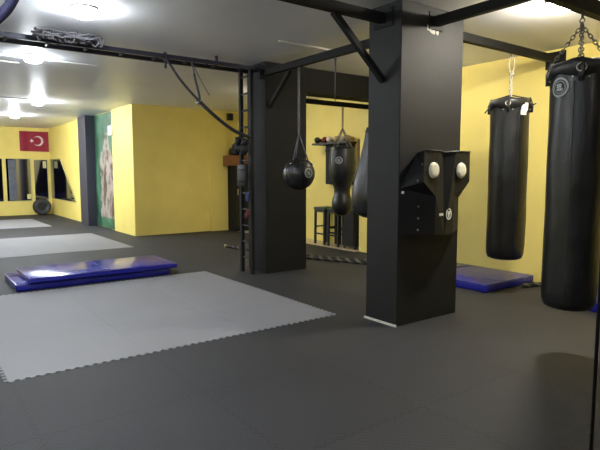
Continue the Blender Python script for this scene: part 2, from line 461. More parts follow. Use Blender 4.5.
# ------------------------------------------------------------------ steel frame of beams
def beam(p0, p1, label, w=0.07, h=0.085, m='black_matt', plates=()):
    t = thing('steel_beam', label, 'beam', tuple((Vector(p0) + Vector(p1)) / 2), 'black steel beams under the ceiling')
    link('bar', bar(bmesh.new(), p0, p1, w, h), M[m], t)
    for (x0, x1, y0, y1, z0, z1) in plates: link('end_plate', BX(x0, x1, y0, y1, z0, z1, bev=.003, seg=1), M[m], t)
    return t
ZB = 2.872
beam((XL, 3.62, ZB), (3.628, 3.62, ZB), 'black steel beam running left from the near black column', plates=((3.628, 3.64, 3.5, 3.74, 2.79, 2.96),))
beam((4.542, 3.6, ZB), (6.655, 3.6, ZB), 'black steel beam from the near column to the right wall, holding the slimmer bag', plates=((6.655, 6.67, 3.47, 3.73, 2.76, 2.97), (4.53, 4.542, 3.48, 3.72, 2.79, 2.96)))
beam((4.1, 3.832, ZB - .03), (4.1, 6.36, ZB - .03), 'black steel beam linking the two black columns', plates=((4.0, 4.2, 6.36, 6.37, 2.74, 2.95), (4.0, 4.2, 3.82, 3.832, 2.74, 2.95)))
beam((4.1, YB, ZB), (4.1, 3.388, ZB), 'black steel beam from the near column towards the camera', plates=((4.0, 4.2, 3.388, 3.4, 2.79, 2.95),))
beam((3.4, 2.05, 2.705), (6.66, 2.05, 2.705), 'low black steel beam at the upper right holding the largest bag', h=0.11, plates=((6.655, 6.67, 1.92, 2.18, 2.6, 2.82), (3.47, 3.53, 2.02, 2.08, 2.76, 3.0), (5.57, 5.63, 2.02, 2.08, 2.76, 3.0)))
beam((3.03, 3.62, 2.83), (3.635, 3.62, 2.31), 'slanted black steel brace against the left face of the near column', w=.05, h=.05)
beam((4.16, 5.85, 2.81), (4.16, 6.365, 2.38), 'slanted black steel brace against the front of the far column', w=.05, h=.05)
beam((4.5, 6.90, 2.60), (XR - .005, 6.90, 2.60), 'dark horizontal bar below the black boxed beam, over the niche', w=.05, h=.075)
tag(link('steel_pole', tube(bmesh.new(), [(2.58, 1.13, 0), (2.58, 1.13, 3.0)], .0085, 10), M['steel']), 'thin black upright pole at the right edge of the photo', 'pole')

# monkey bars and wall ladder
t = thing('monkey_bars', 'long black monkey bars of two rails and rungs below the ceiling at left', 'monkey bars', (1.0, 6.62, 2.9), None)
for y in (6.48, 6.76): link('rail', bar(bmesh.new(), (XL, y, 2.905), (4.1, y, 2.905), .04, .05), M['steel_blue'], t)
x = -2.0
while x < 3.9:
    link('rung', tube(bmesh.new(), [(x, 6.48, 2.905), (x, 6.76, 2.905)], .016, 8), M['steel_blue'], t); x += 0.42
for x in (-1.2, 1.5, 3.4):
    for y in (6.48, 6.76): link('ceiling_bracket', bar(bmesh.new(), (x, y, 2.93), (x, y, 3.0), .03, .03), M['steel_blue'], t)
t = thing('ladder', 'black steel ladder standing upright against the far black column', 'ladder', (3.94, 6.62, 0))
for y in (6.48, 6.76): link('upright', bar(bmesh.new(), (3.93, y, 0), (3.93, y, 2.875), .05, .05), M['black_matt'], t)
z = 0.22
while z < 2.85:
    link('rung', tube(bmesh.new(), [(3.93, 6.48, z), (3.93, 6.76, z)], .014, 8), M['steel'], t); z += 0.235

def spl(P, n=10):
    P = [Vector(p) for p in P]; out = []
    Q = [P[0] * 2 - P[1]] + P + [P[-1] * 2 - P[-2]]
    for i in range(1, len(Q) - 2):
        for k in range(n):
            s = k / n; a, b, c, d = Q[i - 1], Q[i], Q[i + 1], Q[i + 2]
            out.append(0.5 * ((2 * b) + (c - a) * s + (2 * a - 5 * b + 4 * c - d) * s * s + (3 * b - a - 3 * c + d) * s ** 3))
    out.append(P[-1]); return out
# bundle of straps on the monkey bars
bm = bmesh.new()
for k in range(15):
    ring(bm, (1.22 + .043 * k, 6.27 + random.uniform(-.05, .07), 2.925 + random.uniform(-.015, .02)), (1, random.uniform(-.9, .9), random.uniform(-.4, .4)), random.uniform(.045, .06), .011, 14)
for k in range(8):
    y0 = 6.17 + .035 * k
    pts = [(1.16 + .13 * i, y0 + .03 * math.sin(i + k), 2.93 + .035 * math.sin(i * 1.3 + k * 2)) for i in range(6)]
    tube(bm, pts, .013, 6)
for xx in (1.35, 1.65): tube(bm, spl([(xx, 6.25, 2.95), (xx, 6.40, 2.96), (xx, 6.43, 2.93)], 5), .012, 6)
tag(link('strap_bundle', bm, M['web_grey']), 'tangled bundle of grey straps under the ceiling at the front rail of the monkey bars', 'straps')

# hanging straps
t = thing('hanging_band', 'thick dark band sagging from the monkey bars to the upright ladder', 'exercise band', (2.7, 6.44, 2.85))
link('band', tube(bmesh.new(), spl([(2.68, 6.44, 2.87), (2.86, 6.42, 2.62), (3.11, 6.42, 2.38), (3.38, 6.42, 2.17), (3.64, 6.43, 2.02), (3.87, 6.44, 1.95)]), [.022] * 20 + [.034] * 31, 8, flat=.7), M['web'], t)
bm = bmesh.new(); ring(bm, (2.68, 6.48, 2.905), (1, 0, 0), .045, .012); tube(bm, [(2.68, 6.45, 2.88), (2.67, 6.44, 2.79), (2.67, 6.44, 2.75)], .014, 6)
link('loop', bm, M['web'], t)
bm = bmesh.new(); ring(bm, (3.10, 6.42, 2.38), (1, .2, -.9), .035, .012); link('buckle', bm, M['chrome'], t)
t = thing('short_strap', 'short doubled black strap tied from monkey bars to the sagging band', 'strap', (3.03, 6.44, 2.85))
link('webbing', tube(bmesh.new(), spl([(3.02, 6.44, 2.88), (3.05, 6.41, 2.66), (3.09, 6.37, 2.42), (3.07, 6.37, 2.32)]), [.010] * 8 + [.022] * 14 + [.012] * 9, 6, flat=.6), M['web'], t)
link('cord', tube(bmesh.new(), spl([(3.02, 6.44, 2.88), (3.14, 6.42, 2.64), (3.25, 6.4, 2.46)]), .007, 5), M['web_grey'], t)
bm = tube(bmesh.new(), spl([(-.32, 3.47, 3.0), (-.22, 3.47, 2.5), (.0, 3.47, 2.12), (.28, 3.47, 2.15), (.447, 3.47, 2.30), (.535, 3.47, 2.42), (.61, 3.47, 2.65), (.63, 3.47, 3.0)]), .030, 10, flat=1.0)
tag(link('hanging_loop', bm, M['navy_web']), 'navy strap loop hanging from the ceiling at the upper left corner', 'strap')

# things hung on the ladder
def ellipsoid(bm, c, r, rot=None, n=14, mi=0, pinch=None):
    R = rot or Matrix.Identity(3); rows = []
    for i in range(n + 1):
        th = PI * i / n
        if i in (0, n): rows.append([bm.verts.new(Vector(c) + R @ Vector((0, 0, r[2] * math.cos(th))))])
        else:
            row = []
            for k in range(n * 2):
                a = PI * k / n; s = math.sin(th)
                p = Vector((r[0] * s * math.cos(a), r[1] * s * math.sin(a), r[2] * math.cos(th)))
                if pinch: p = pinch(p)
                row.append(bm.verts.new(Vector(c) + R @ p))
            rows.append(row)
    for a, b_ in zip(rows, rows[1:]):
        m_ = n * 2
        for k in range(m_):
            k2 = (k + 1) % m_
            if len(a) == 1: f = bm.faces.new((a[0], b_[k], b_[k2]))
            elif len(b_) == 1: f = bm.faces.new((a[k], b_[0], a[k2]))
            else: f = bm.faces.new((a[k], b_[k], b_[k2], a[k2]))
            f.smooth = True; f.material_index = mi
    return bm
def glove(c, rz, m, label, group, tilt=0.0, s=1.0, cuff_m=None):
    """boxing glove: mitt, thumb and cuff. c = centre of the mitt"""
    t = thing('boxing_glove', label, 'boxing glove', c, group)
    R = Matrix.Rotation(rz, 3, 'Z') @ Matrix.Rotation(tilt, 3, 'Y'); c = Vector(c)
    bm = ellipsoid(bmesh.new(), c, (.085 * s, .062 * s, .075 * s), R)
    link('mitt', bm, m, t, True)
    link('thumb', ellipsoid(bmesh.new(), c + R @ Vector((-.01 * s, .055 * s, .01)), (.05 * s, .022 * s, .024 * s), R, n=8), m, t, True)
    pts = [c + R @ Vector((-.06 * s, 0, 0)), c + R @ Vector((-.10 * s, 0, -.005)), c + R @ Vector((-.15 * s, 0, -.008))]
    link('cuff', tube(bmesh.new(), pts, [.05 * s, .042 * s, .052 * s], 14), cuff_m or m, t)
    return t
glove((3.82, 6.51, 1.78), PI / 2, M['pad_leather'], 'black boxing glove hung on the upright ladder, the one nearer the camera', 'gear on the ladder', tilt=1.3)
glove((3.80, 6.66, 1.80), PI / 2, M['pad_leather'], 'black boxing glove hung on the upright ladder, the one farther back', 'gear on the ladder', tilt=1.3)
for (gx, gy) in ((3.82, 6.51), (3.80, 6.66)):
    g = [o for o in COL.objects if o.name.startswith('boxing_glove') and abs(o.location.x - gx) < .001 and abs(o.location.y - gy) < .001][0]
    link('lace', tube(bmesh.new(), [(gx, gy, 1.86), (3.865, gy + .03, 2.02), (3.895, gy + .05, 2.09), (3.912, gy + .05, 2.105)], .006, 5), M['web'], g)
bm = BX(3.835, 3.895, 6.5, 6.74, 1.25, 1.58, bev=.025)
t = thing('kick_pad', 'black kick pad hung at mid height on the upright ladder', 'kick pad', (3.87, 6.62, 1.28), 'gear on the ladder')
link('pad', bm, M['pad_leather'], t, True)
for z in (1.34, 1.50): link('strap', tube(bmesh.new(), [(3.84, 6.52, z), (3.815, 6.56, z), (3.815, 6.68, z), (3.84, 6.72, z)], .008, 6), M['web'], t)
bm = bmesh.new()
for k in range(4): tube(bm, spl([(3.94, 6.5 + .02 * k, 1.18), (3.895, 6.5 + .02 * k, 1.17), (3.885, 6.5 + .022 * k, 1.10), (3.89, 6.51 + .018 * k, 1.04 + .02 * (k % 2))]), .009, 5)
tag(link('hand_wrap', bm, M['glove_blue']), 'dark blue hand wrap draped over a low rung of the ladder', 'hand wrap', 'gear on the ladder')
bm = bmesh.new()
for k in range(3): ring(bm, (3.89, 6.52 + .03 * k, .90 - .03 * k), (1, .3, 0), .028, .006)
tag(link('skipping_rope', bm, M['glove_red']), 'small dull red coil hung low on the ladder', 'rope', 'gear on the ladder')

# ------------------------------------------------------------------ punching bags
def heavy_bag(x, y, zb, zt, R, label, hang_z, kind):
    t = thing('punching_bag', label, 'punching bag', (x, y, zb), 'hanging heavy bags')
    def wob(a, z): return 0.010 * math.sin(3 * a + z * 4) + 0.008 * math.sin(5 * a - z * 7) + .006 * math.sin(z * 9)
    prof = [(0, zb), (R * .72, zb + .004), (R * .9, zb + .022), (R * .985, zb + .07), (R * 1.01, zb + .16)]
    n = 26
    for i in range(1, n): prof.append((R * (1.01 - .015 * i / n), zb + .16 + (zt - zb - .2) * i / n))
    prof += [(R * .985, zt - .03), (R * .96, zt - .004), (R * .93, zt), (R * .92, zt - .03), (0, zt - .04)]
    link('bag_body', lathe(bmesh.new(), prof, (x, y), 48, wob=wob), M['leather'], t, True)
    # collar of heavier leather with drooping lobes
    bm = bmesh.new(); n = 64; e = .004
    rings = []
    for k in range(n):
        a = 2 * PI * k / n; droop = .085 + .03 * abs(math.sin(2 * (a + .3)))
        w = 1 + wob(a, zt - .05)
        rings.append([bm.verts.new((x + (R * w + e_) * math.cos(a), y + (R * w + e_) * math.sin(a), z)) for (e_, z) in ((.001, zt - droop), (e + .002, zt - droop), (e, zt - .02), (-R * .02, zt + .006 + .012 * math.sin(4 * a)), (-R * .08, zt + .004))])
    for k in range(n):
        A, B = rings[k], rings[(k + 1) % n]
        for i in range(4): f = bm.faces.new((A[i], B[i], B[i + 1], A[i + 1])); f.smooth = True
    link('collar', bm, M['leather_soft'], t, True)
    seam = phi_cam(x, y, -.15 if kind == 'big' else .45)
    link('side_seam', tube(bmesh.new(), [(x + R * 1.0 * math.cos(seam), y + R * 1.0 * math.sin(seam), zb + .1 + (zt - zb - .25) * i / 12) for i in range(13)], .004, 5), M['leather_soft'], t)
    top = Vector((x, y, hang_z))
    offs = (-.05, 1.0, 1.0, 1.0)
    p0 = phi_cam(x, y, .05 if kind == 'big' else -.10)
    for k in range(4):
        a = p0 + k * PI / 2
        dx, dy = math.cos(a), math.sin(a)
        s = link('hanging_strap', tube(bmesh.new(), [(x + (R + .012) * dx, y + (R + .012) * dy, zt - .15), (x + (R + .014) * dx, y + (R + .014) * dy, zt - .07), (x + (R * .96) * dx, y + (R * .96) * dy, zt + .02)], [.024, .026, .016], 8, flat=.35), M['leather_soft'], t)
        bm = bmesh.new(); ring(bm, (x + (R + .012) * dx, y + (R + .012) * dy, zt - .055), (dx, dy, .2), .026 if kind == 'mid' else .032, .005); link('d_ring', bm, M['chrome'], s)
        for du, dz in ((-.05, -.12), (0, -.11), (.05, -.125)):
            bm = bmesh.new(); aa = a + du / R; ellipsoid(bm, (x + (R + .010) * math.cos(aa), y + (R + .010) * math.sin(aa), zt + dz), (.008, .008, .008), n=6)
            link('rivet', bm, M['chrome'], s, True)
        if kind == 'big':
            apex = Vector((x, y, hang_z - .10))
            link('chain', chain(bmesh.new(), (x + R * .93 * dx, y + R * .93 * dy, zt + .02), apex, .04, .022, .0042), M['dull_chain'], t)
    bm = bmesh.new(); a = phi_cam(x, y, -.62 if kind == 'big' else .70)
    if kind == 'big':
        curved_patch(bm, (x, y), R * 1.0 + .008, a, zt - .185, badge_shape(.072)); 
    else:
        r = .055
        sh = ring_polys(0.0001, r * .8, 20, 1.1)
        sh = [q for q in sh] + [rect(-.055, .02, -.075, -.02), rect(.0, .05, .01, .06)]
        curved_patch(bm, (x, y), R * 1.0 + .010, a, zt - .11, sh)
    link('emblem', bm, M['white'] if kind == 'mid' else M['grey_print'], t)
    if kind == 'mid':
        # pale knotted rope
        bm = bmesh.new()
        z0 = zt + .03; z1 = hang_z
        for s in (0, PI):
            tube(bm, [(x + .011 * math.cos(s + i * .9), y + .011 * math.sin(s + i * .9), z0 + (z1 - .2 - z0) * i / 20) for i in range(21)], .0105, 6)
        for s in (-1, 1):
            tube(bm, spl([(x, y, z1 - .21), (x + s * .03 * .8, y - s * .03 * .6, z1 - .13), (x + s * .02 * .8, y - s * .02 * .6, z1 - .03), (x, y, z1 + .0)], 6), .008, 6)
        ellipsoid(bm, (x + .01, y, z1 - .21), (.028, .028, .022), n=8)
        for i in range(3): ellipsoid(bm, (x, y, z0 + .09 + .1 * i), (.019, .019, .016), n=6)
        link('hanging_rope', bm, M['pale_rope'], t)
        for s, dz in ((-1, -.085), (1, -.07)):
            bm = bmesh.new()
            q = phi_cam(x, y, .96 * s)
            d = Vector((math.cos(q), math.sin(q), 0))
            c = Vector((x, y, zt + dz)) + d * R
            tube(bm, [c, c + d * .05 + Vector((0, 0, -.03 if s < 0 else .005)), c + d * .07 + Vector((0, 0, -.06 if s < 0 else 0.015))], .007, 5)
            tube(bm, [c, c + d * .03 + Vector((0, 0, .03))], .005, 5)
            link('lace_end', bm, M['web'], t)
        for k in range(4):
            a = p0 + k * PI / 2
            link('top_lace', tube(bmesh.new(), [(x + R * .93 * math.cos(a), y + R * .93 * math.sin(a), zt + .01), (x, y, zt + .06)], .008, 6), M['web'], t)
        bm = bmesh.new(); ring(bm, (x, y, z1 + .01), (0, 1, 0), .02, .005)
        tube(bm, [(x, y, z1 + .02), (x, y, 2.83)], .012, 8); link('hook', bm, M['steel'], t)
    else:
        bm = bmesh.new(); ring(bm, (x, y, hang_z - .10), (0, 1, 0), .022, .006); ring(bm, (x, y, hang_z - .065), (1, 0, 0), .018, .005)
        tube(bm, [(x, y, hang_z - .05), (x, y, hang_z)], .01, 8); link('swivel', bm, M['dull_chain'], t)
        link('hand_wrap', ellipsoid(bmesh.new(), (x + .10, y - .07, zt + .03), (.06, .035, .022), n=8), M['white'], t, True)
    return t
heavy_bag(4.15, 2.05, 0.39, 2.27, 0.20, 'largest black punching bag, at the right edge, on spreading chains with a round emblem', 2.655, 'big')
heavy_bag(5.70, 3.60, 0.43, 2.29, 0.215, 'slimmer black punching bag hanging by pale rope before the right yellow wall', 2.80, 'mid')

# wrecking-ball style bag by the far column
def ball_bag(x, y, zc, R, hz):
    t = thing('round_punching_bag', 'round black ball-shaped punching bag on a chain before the far column', 'punching bag', (x, y, zc - R))
    prof = []
    for i in range(25):
        th = PI * i / 24; prof.append((max(0, R * math.sin(th)), zc - R * math.cos(th) * (1.0 if i < 12 else .97)))
    prof[0] = (0, prof[0][1]); prof[-1] = (0, prof[-1][1])
    link('bag_body', lathe(bmesh.new(), prof, (x, y), 40), M['leather'], t, True)
    bm = bmesh.new()
    for k in range(6):
        a = k * PI / 6
        pts = [(x + math.cos(a) * math.sin(s) * (R + .0015), y + math.sin(a) * math.sin(s) * (R + .0015), zc - math.cos(s) * (R + .001)) for s in [2 * PI * j / 48 for j in range(48)]]
        tube(bm, pts, .003, 4, closed=True)
    link('panel_seam', bm, M['leather_soft'], t)
    apex = Vector((x, y, zc + R + .32))
    for k in range(3):
        a = phi_cam(x, y, -.62) + k * 2 * PI / 3
        e = Vector((x + math.cos(a) * R * .60, y + math.sin(a) * R * .60, zc + R * .80))
        s = link('hanging_strap', tube(bmesh.new(), [e, e.lerp(apex, .5), apex], .012, 6, flat=.5), M['web_grey'], t)
        s2 = link('tab', tube(bmesh.new(), [Vector((x + math.cos(a) * R * .86, y + math.sin(a) * R * .86, zc + R * .55)), e], [.03, .022], 8, flat=.4), M['leather_soft'], t)
        bm = bmesh.new(); ellipsoid(bm, (x + math.cos(a) * R * .83, y + math.sin(a) * R * .83, zc + R * .62), (.012, .012, .012), n=6); link('rivet', bm, M['chrome'], s2, True)
    link('chain', chain(bmesh.new(), apex, (x, y, hz), .045, .026, .0055), M['dull_chain'], t)
    phi = phi_cam(x, y, .62)
    bm = bmesh.new(); Rz = lambda z: math.sqrt(max(1e-4, R * R - (z - zc) ** 2))
    curved_patch(bm, (x, y), Rz, phi, zc + .01, badge_shape(.062), e=.004)
    link('emblem', bm, M['grey_print'], t)
ball_bag(4.1, 5.58, 1.44, .205, 2.80)

# pear bag half hidden behind the near column
t = thing('pear_punching_bag', 'black pear-shaped punching bag peeking out behind the left of the near column', 'punching bag', (4.1, 4.22, .95))
x, y = 4.1, 4.22
P = [(0, .955), (.10, .965), (.17, 1.0), (.215, 1.07), (.228, 1.16), (.222, 1.26), (.2, 1.38), (.17, 1.5), (.135, 1.62), (.105, 1.75), (.085, 1.88), (.07, 1.94), (0, 1.95)]
link('bag_body', lathe(bmesh.new(), P, (x, y), 36), M['leather'], t, True)
bm = bmesh.new(); chain(bm, (x, y, 1.95), (x, y, 2.80), .045, .026, .0055); link('chain', bm, M['dull_chain'], t)
bm = bmesh.new(); ring(bm, (x, y, 1.90), (0, 0, 1), .08, .008); link('collar_band', bm, M['web'], t)

# hanging cord from the middle beam
tag(link('loose_rope', tube(bmesh.new(), [(4.1, 4.86, 2.80), (4.1, 4.86, 2.60), (4.1, 4.86, 2.28)], [.012, .008, .006], 6), M['web_grey']), 'thin dark rope hanging from the beam between the columns, without a bag', 'rope')

# uppercut bag in front of the niche
x, y = 5.99, 6.90
t = thing('uppercut_bag', 'black uppercut punching bag with a waist, hanging before the stools', 'punching bag', (x, y, .70))
P = [(0, .72), (.08, .725), (.13, .76), (.17, .84), (.178, .92), (.165, 1.0), (.14, 1.08), (.135, 1.16), (.16, 1.26), (.20, 1.36), (.222, 1.45), (.225, 1.6), (.22, 1.72), (.212, 1.84), (.20, 1.88), (0, 1.88)]
link('bag_body', lathe(bmesh.new(), P, (x, y), 36), M['leather'], t, True)
apex = (x, y, 2.2)
for k in range(4):
    a = phi_cam(x, y, -.5) + k * PI / 2
    link('hanging_chain', chain(bmesh.new(), (x + .19 * math.cos(a), y + .19 * math.sin(a), 1.88), apex, .045, .025, .005), M['dull_chain'], t)
link('chain', chain(bmesh.new(), apex, (x, y, 2.563), .05, .03, .006), M['dull_chain'], t)
bm = bmesh.new(); curved_patch(bm, (x, y), .225, phi_cam(x, y, -.25), 1.66, badge_shape(.06), e=.004); link('emblem', bm, M['grey_print'], t)

# ------------------------------------------------------------------ body-shaped wall pad on the near column
cx = 4.085
t = thing('wall_punching_pad', 'black T-shaped wall punching pad with two white discs on the near column', 'punching pad', (cx, 3.4, .87))
front = [(-.33, 1.655, 0), (-.12, 1.655, .0), (0, 1.645, .06), (.12, 1.655, .0), (.33, 1.655, 0), (.335, 1.37, 0), (.135, 1.23, .02), (.135, .87, .03), (0, .86, .02), (-.135, .87, .03), (-.135, 1.23, .02), (-.335, 1.37, 0)]
back = [(-.20, 1.64), (-.10, 1.64), (0, 1.64), (.10, 1.64), (.20, 1.64), (.43, 1.31), (.435, 1.2), (.435, .88), (0, .88), (-.435, .88), (-.435, 1.2), (-.43, 1.31)]
def loft(front, back, yf, yb):
    bm = bmesh.new()
    F = [bm.verts.new((cx + a, yf + c, z)) for a, z, c in front]
    Bk = [bm.verts.new((cx + a, yb, z)) for a, z in back]
    n = len(F)
    idx = [(0, 1, 10, 11), (1, 2, 8, 9, 10), (2, 3, 6, 7, 8), (3, 4, 5, 6)]
    for q in idx: bm.faces.new([F[i] for i in q])
    bm.faces.new(Bk[::-1])
    for i in range(n): bm.faces.new((F[i], F[(i + 1) % n], Bk[(i + 1) % n], Bk[i]))
    bmesh.ops.bevel(bm, geom=[e for e in bm.edges if e.calc_face_angle(0) > .35], offset=.012, segments=2, affect='EDGES')
    return bm
link('pad_body', loft(front, back, 3.2, 3.398), M['pad_leather'], t)
link('top_piping', tube(bmesh.new(), [(cx - .33, 3.197, 1.655), (cx - .12, 3.197, 1.655), (cx, 3.25, 1.645), (cx + .12, 3.197, 1.655), (cx + .33, 3.197, 1.655)], .007, 6), M['cream'] if False else M['leather_soft'], t)
for s in (-1, 1):
    bm = bmesh.new(); c = Vector((cx + s * .20, 3.2, 1.475))
    rows = []; n = 28; R = .068
    for (r, d) in ((R, .004), (R, -.004), (R * .94, -.012), (R * .6, -.017), (0, -.018)):
        if r == 0: rows.append([bm.verts.new(c + Vector((0, d, 0)))])
        else: rows.append([bm.verts.new(c + Vector((r * math.cos(2 * PI * k / n), d, r * 1.08 * math.sin(2 * PI * k / n)))) for k in range(n)])
    for a, b_ in zip(rows, rows[1:]):
        for k in range(n):
            k2 = (k + 1) % n
            f = bm.faces.new((a[k], a[k2], b_[0])) if len(b_) == 1 else bm.faces.new((a[k], a[k2], b_[k2], b_[k])); f.smooth = True
    d_ = link('target_disc', bm, M['cream'], t); d_['label'] = 'white round target disc'
def flat_shape(bm, polys, c, y, e=.003):
    for p in polys:
        hi = [bm.verts.new((c[0] + u, y, c[1] + v)) for u, v in p]; lo = [bm.verts.new((c[0] + u, y + e, c[1] + v)) for u, v in p]
        bm.faces.new(hi)
        for i in range(len(p)): bm.faces.new((lo[i], lo[(i + 1) % len(p)], hi[(i + 1) % len(p)], hi[i]))
    return bm
bm = bmesh.new()
flat_shape(bm, [[(a * .82, b * 1.1) for a, b in q] for q in ring_polys(.038, .05)], (cx + .055, 1.06), 3.215)
flat_shape(bm, [rect(-.026, .026, .012, .028), rect(-.009, .009, -.034, .012), rect(-.02, -.012, -.01, .012), rect(.012, .02, -.01, .012)], (cx + .055, 1.06), 3.215)
flat_shape(bm, [rect(-.05, -.0425, -.012, .012), rect(-.038, -.03, -.012, .012), rect(-.026, -.018, -.012, .012), rect(-.014, -.006, -.012, .012), rect(-.002, .006, -.012, .012)], (cx - .035, 1.06), 3.215)
em = link('emblem', bm, M['white'], t); em['label'] = 'white oval emblem with a T and small lettering'
for i, (dx, yy, z) in enumerate(((-.30, 3.245, 1.53), (-.36, 3.245, 1.38), (-.285, 3.30, 1.14), (-.285, 3.30, 1.03), (-.285, 3.30, .92))):
    link('rivet', ellipsoid(bmesh.new(), (cx + dx, yy, z), (.011, .011, .011), n=6), M['dull_chain'], t, True)
link('bolt', ellipsoid(bmesh.new(), (cx - .415, 3.375, 1.27), (.014, .014, .014), n=8), M['white'], t, True)

# ------------------------------------------------------------------ blue crash mats
def crash_mat(x0, x1, y0, y1, z0, z1, label, rz=0.0, group=None, folds=True):
    t = thing('crash_mat', label, 'crash mat', ((x0 + x1) / 2, (y0 + y1) / 2, z0), group)
    zc = (z1 - z0)
    b1 = BX(x0, x1, y0, y1, z0, z1, bev=.018, seg=3)
    link('mat_body', b1, M['blue_vinyl'], t, True)
    e = .003
    b2 = bmesh.new()
    tube(b2, [(x0 + .02, y0 + .004, z1 - .006), (x1 - .02, y0 + .004, z1 - .006), (x1 - .004, y0 + .02, z1 - .006), (x1 - .004, y1 - .02, z1 - .006), (x1 - .02, y1 - .004, z1 - .006), (x0 + .02, y1 - .004, z1 - .006), (x0 + .004, y1 - .02, z1 - .006), (x0 + .004, y0 + .02, z1 - .006)], .006, 6, closed=True)
    link('piping', b2, M['blue_vinyl_dark'], t)
    if folds:
        b3 = bmesh.new(); n = 1
        long_x = (x1 - x0) > (y1 - y0)
        for k in range(1, n + 1):
            if long_x:
                xx = x0 + (x1 - x0) * k / (n + 1); tube(b3, [(xx, y0, z0 + .01), (xx, y0 + .0, z1 - .004), (xx, y0 + .03, z1 + .0005), (xx, y1 - .03, z1 + .0005), (xx, y1, z1 - .004)], .004, 5)
            else:
                yy = y0 + (y1 - y0) * k / (n + 1); tube(b3, [(x0, yy, z0 + .01), (x0, yy, z1 - .004), (x0 + .03, yy, z1 + .0005), (x1 - .03, yy, z1 + .0005)], .004, 5)
        link('fold_seam', b3, M['blue_vinyl_dark'], t)
    if rz: t.rotation_euler.z = rz
    return t
crash_mat(0.99, 2.97, 7.17, 8.12, 0.0, 0.085, 'lower blue vinyl crash mat of the stack at left, on the floor', group='stacked blue crash mats')
crash_mat(1.13, 3.06, 7.12, 8.06, 0.093, 0.158, 'upper glossy blue vinyl crash mat lying on top of the left stack', group='stacked blue crash mats')
crash_mat(5.55, 6.62, 3.74, 5.7, 0.0, 0.10, 'blue crash mat on the floor under the slimmer bag, along the right wall', group='blue crash mats by the right wall')
crash_mat(5.7, 6.64, 1.2, 3.12, 0.0, 0.10, 'blue crash mat just visible at the right edge behind the largest bag', group='blue crash mats by the right wall')

# ------------------------------------------------------------------ battle ropes
def rope(path, r=.027, label='', pitch=.17, cap=True):
    t = thing('battle_rope', label, 'battle rope', path[0], 'battle ropes on the floor')
    pts = spl(path, 14)
    # arc-length resample
    out = [pts[0]]; acc = 0; step = .02
    for a, b in zip(pts, pts[1:]):
        L = (b - a).length
        while acc + L >= step:
            f = (step - acc) / L; a = a.lerp(b, f); out.append(a.copy()); L = (b - a).length; acc = 0
        acc += L
    bm = bmesh.new()
    for s in range(3):
        q = []
        for i, p in enumerate(out):
            d = (out[min(i + 1, len(out) - 1)] - out[max(0, i - 1)]).normalized()
            u = Vector((0, 0, 1)); v = d.cross(u).normalized(); a = 2 * PI * (s / 3 + i * step / pitch)
            q.append(p + u * math.cos(a) * r * .5 + v * math.sin(a) * r * .5)
        tube(bm, q, r * .56, 6, mi=(1 if s == 2 else 0))
    link('twisted_strands', bm, [M['rope_black'], M['rope_light']], t)
    if cap:
        d = (out[0] - out[2]).normalized()
        link('grip', tube(bmesh.new(), [out[0] - d * .02, out[0] + d * .07, out[0] + d * .13], [.03, .032, .034], 10), M['rubber'], t)
        link('end_cap', tube(bmesh.new(), [out[0] + d * .13, out[0] + d * .17], [.036, .034], 10), M['yellow_plastic'], t)
z = .028
rope([(4.97, 9.0, z), (5.03, 8.55, z), (5.2, 8.0, z), (5.42, 7.45, z), (5.68, 6.75, z), (5.92, 6.2, z), (6.0, 5.95, z), (5.92, 5.85, z), (5.78, 6.1, z), (5.52, 6.7, z), (5.28, 7.2, z), (5.08, 7.6, z)], label='thick twisted rope folded double on the floor behind the columns, with a yellow end cap')
rope([(6.18, 3.64, z), (6.38, 3.60, z), (6.55, 3.50, z), (6.6, 3.36, z), (6.5, 3.24, z), (6.3, 3.22, z)], label='thick twisted rope bent beside the right wall, between the two blue crash mats', cap=False)

# ------------------------------------------------------------------ niche: rack with gloves, stools, cabinet
t = thing('wall_rack', 'black rack with a shelf fixed to the yellow niche wall above the stools', 'rack', (6.95, 8.2, 1.25))
link('shelf', BX(6.80, 7.08, 7.74, 8.80, 2.02, 2.06, bev=.004, seg=1), M['black_plastic'], t)
link('back_panel', BX(6.96, 7.08, 7.78, 8.55, 1.22, 2.02, bev=.01, seg=1), M['black_wall'], t)
for k, y in enumerate((8.45, 8.2, 7.95)):
    link('hook', tube(bmesh.new(), [(6.96, y, 1.9), (6.88, y, 1.89), (6.87, y, 1.93)], .008, 6), M['steel'], t)
g_ = 'gloves on the rack shelf'
glove((6.90, 8.74, 2.126), 3.1, M['leather_soft'], 'black boxing glove overhanging the left end of the rack shelf', g_, s=.85)
glove((6.95, 8.56, 2.126), 3.2, M['glove_red'], 'dull red boxing glove second from the left on the rack shelf', g_, s=.85)
glove((6.93, 8.38, 2.126), 3.1, M['glove_white'], 'white boxing glove with red cuff beside the dull red one on the rack shelf', g_, s=.85, cuff_m=M['glove_red'])
glove((6.95, 8.20, 2.126), 3.15, M['glove_beige'], 'beige boxing glove in the middle of the rack shelf', g_, s=.85)
glove((6.93, 8.02, 2.126), 3.1, M['glove_white'], 'white boxing glove with black cuff, second from the right on the shelf', g_, s=.85, cuff_m=M['black_plastic'])
glove((6.95, 7.84, 2.126), 3.15, M['glove_beige'], 'beige boxing glove at the right end of the rack shelf', g_, s=.85)
tag(link('wooden_post', BX(7.03, 7.075, 7.62, 7.665, .006, 2.1, bev=.004, seg=1), M['wood']), 'slim brown wooden post standing right of the glove rack', 'post')
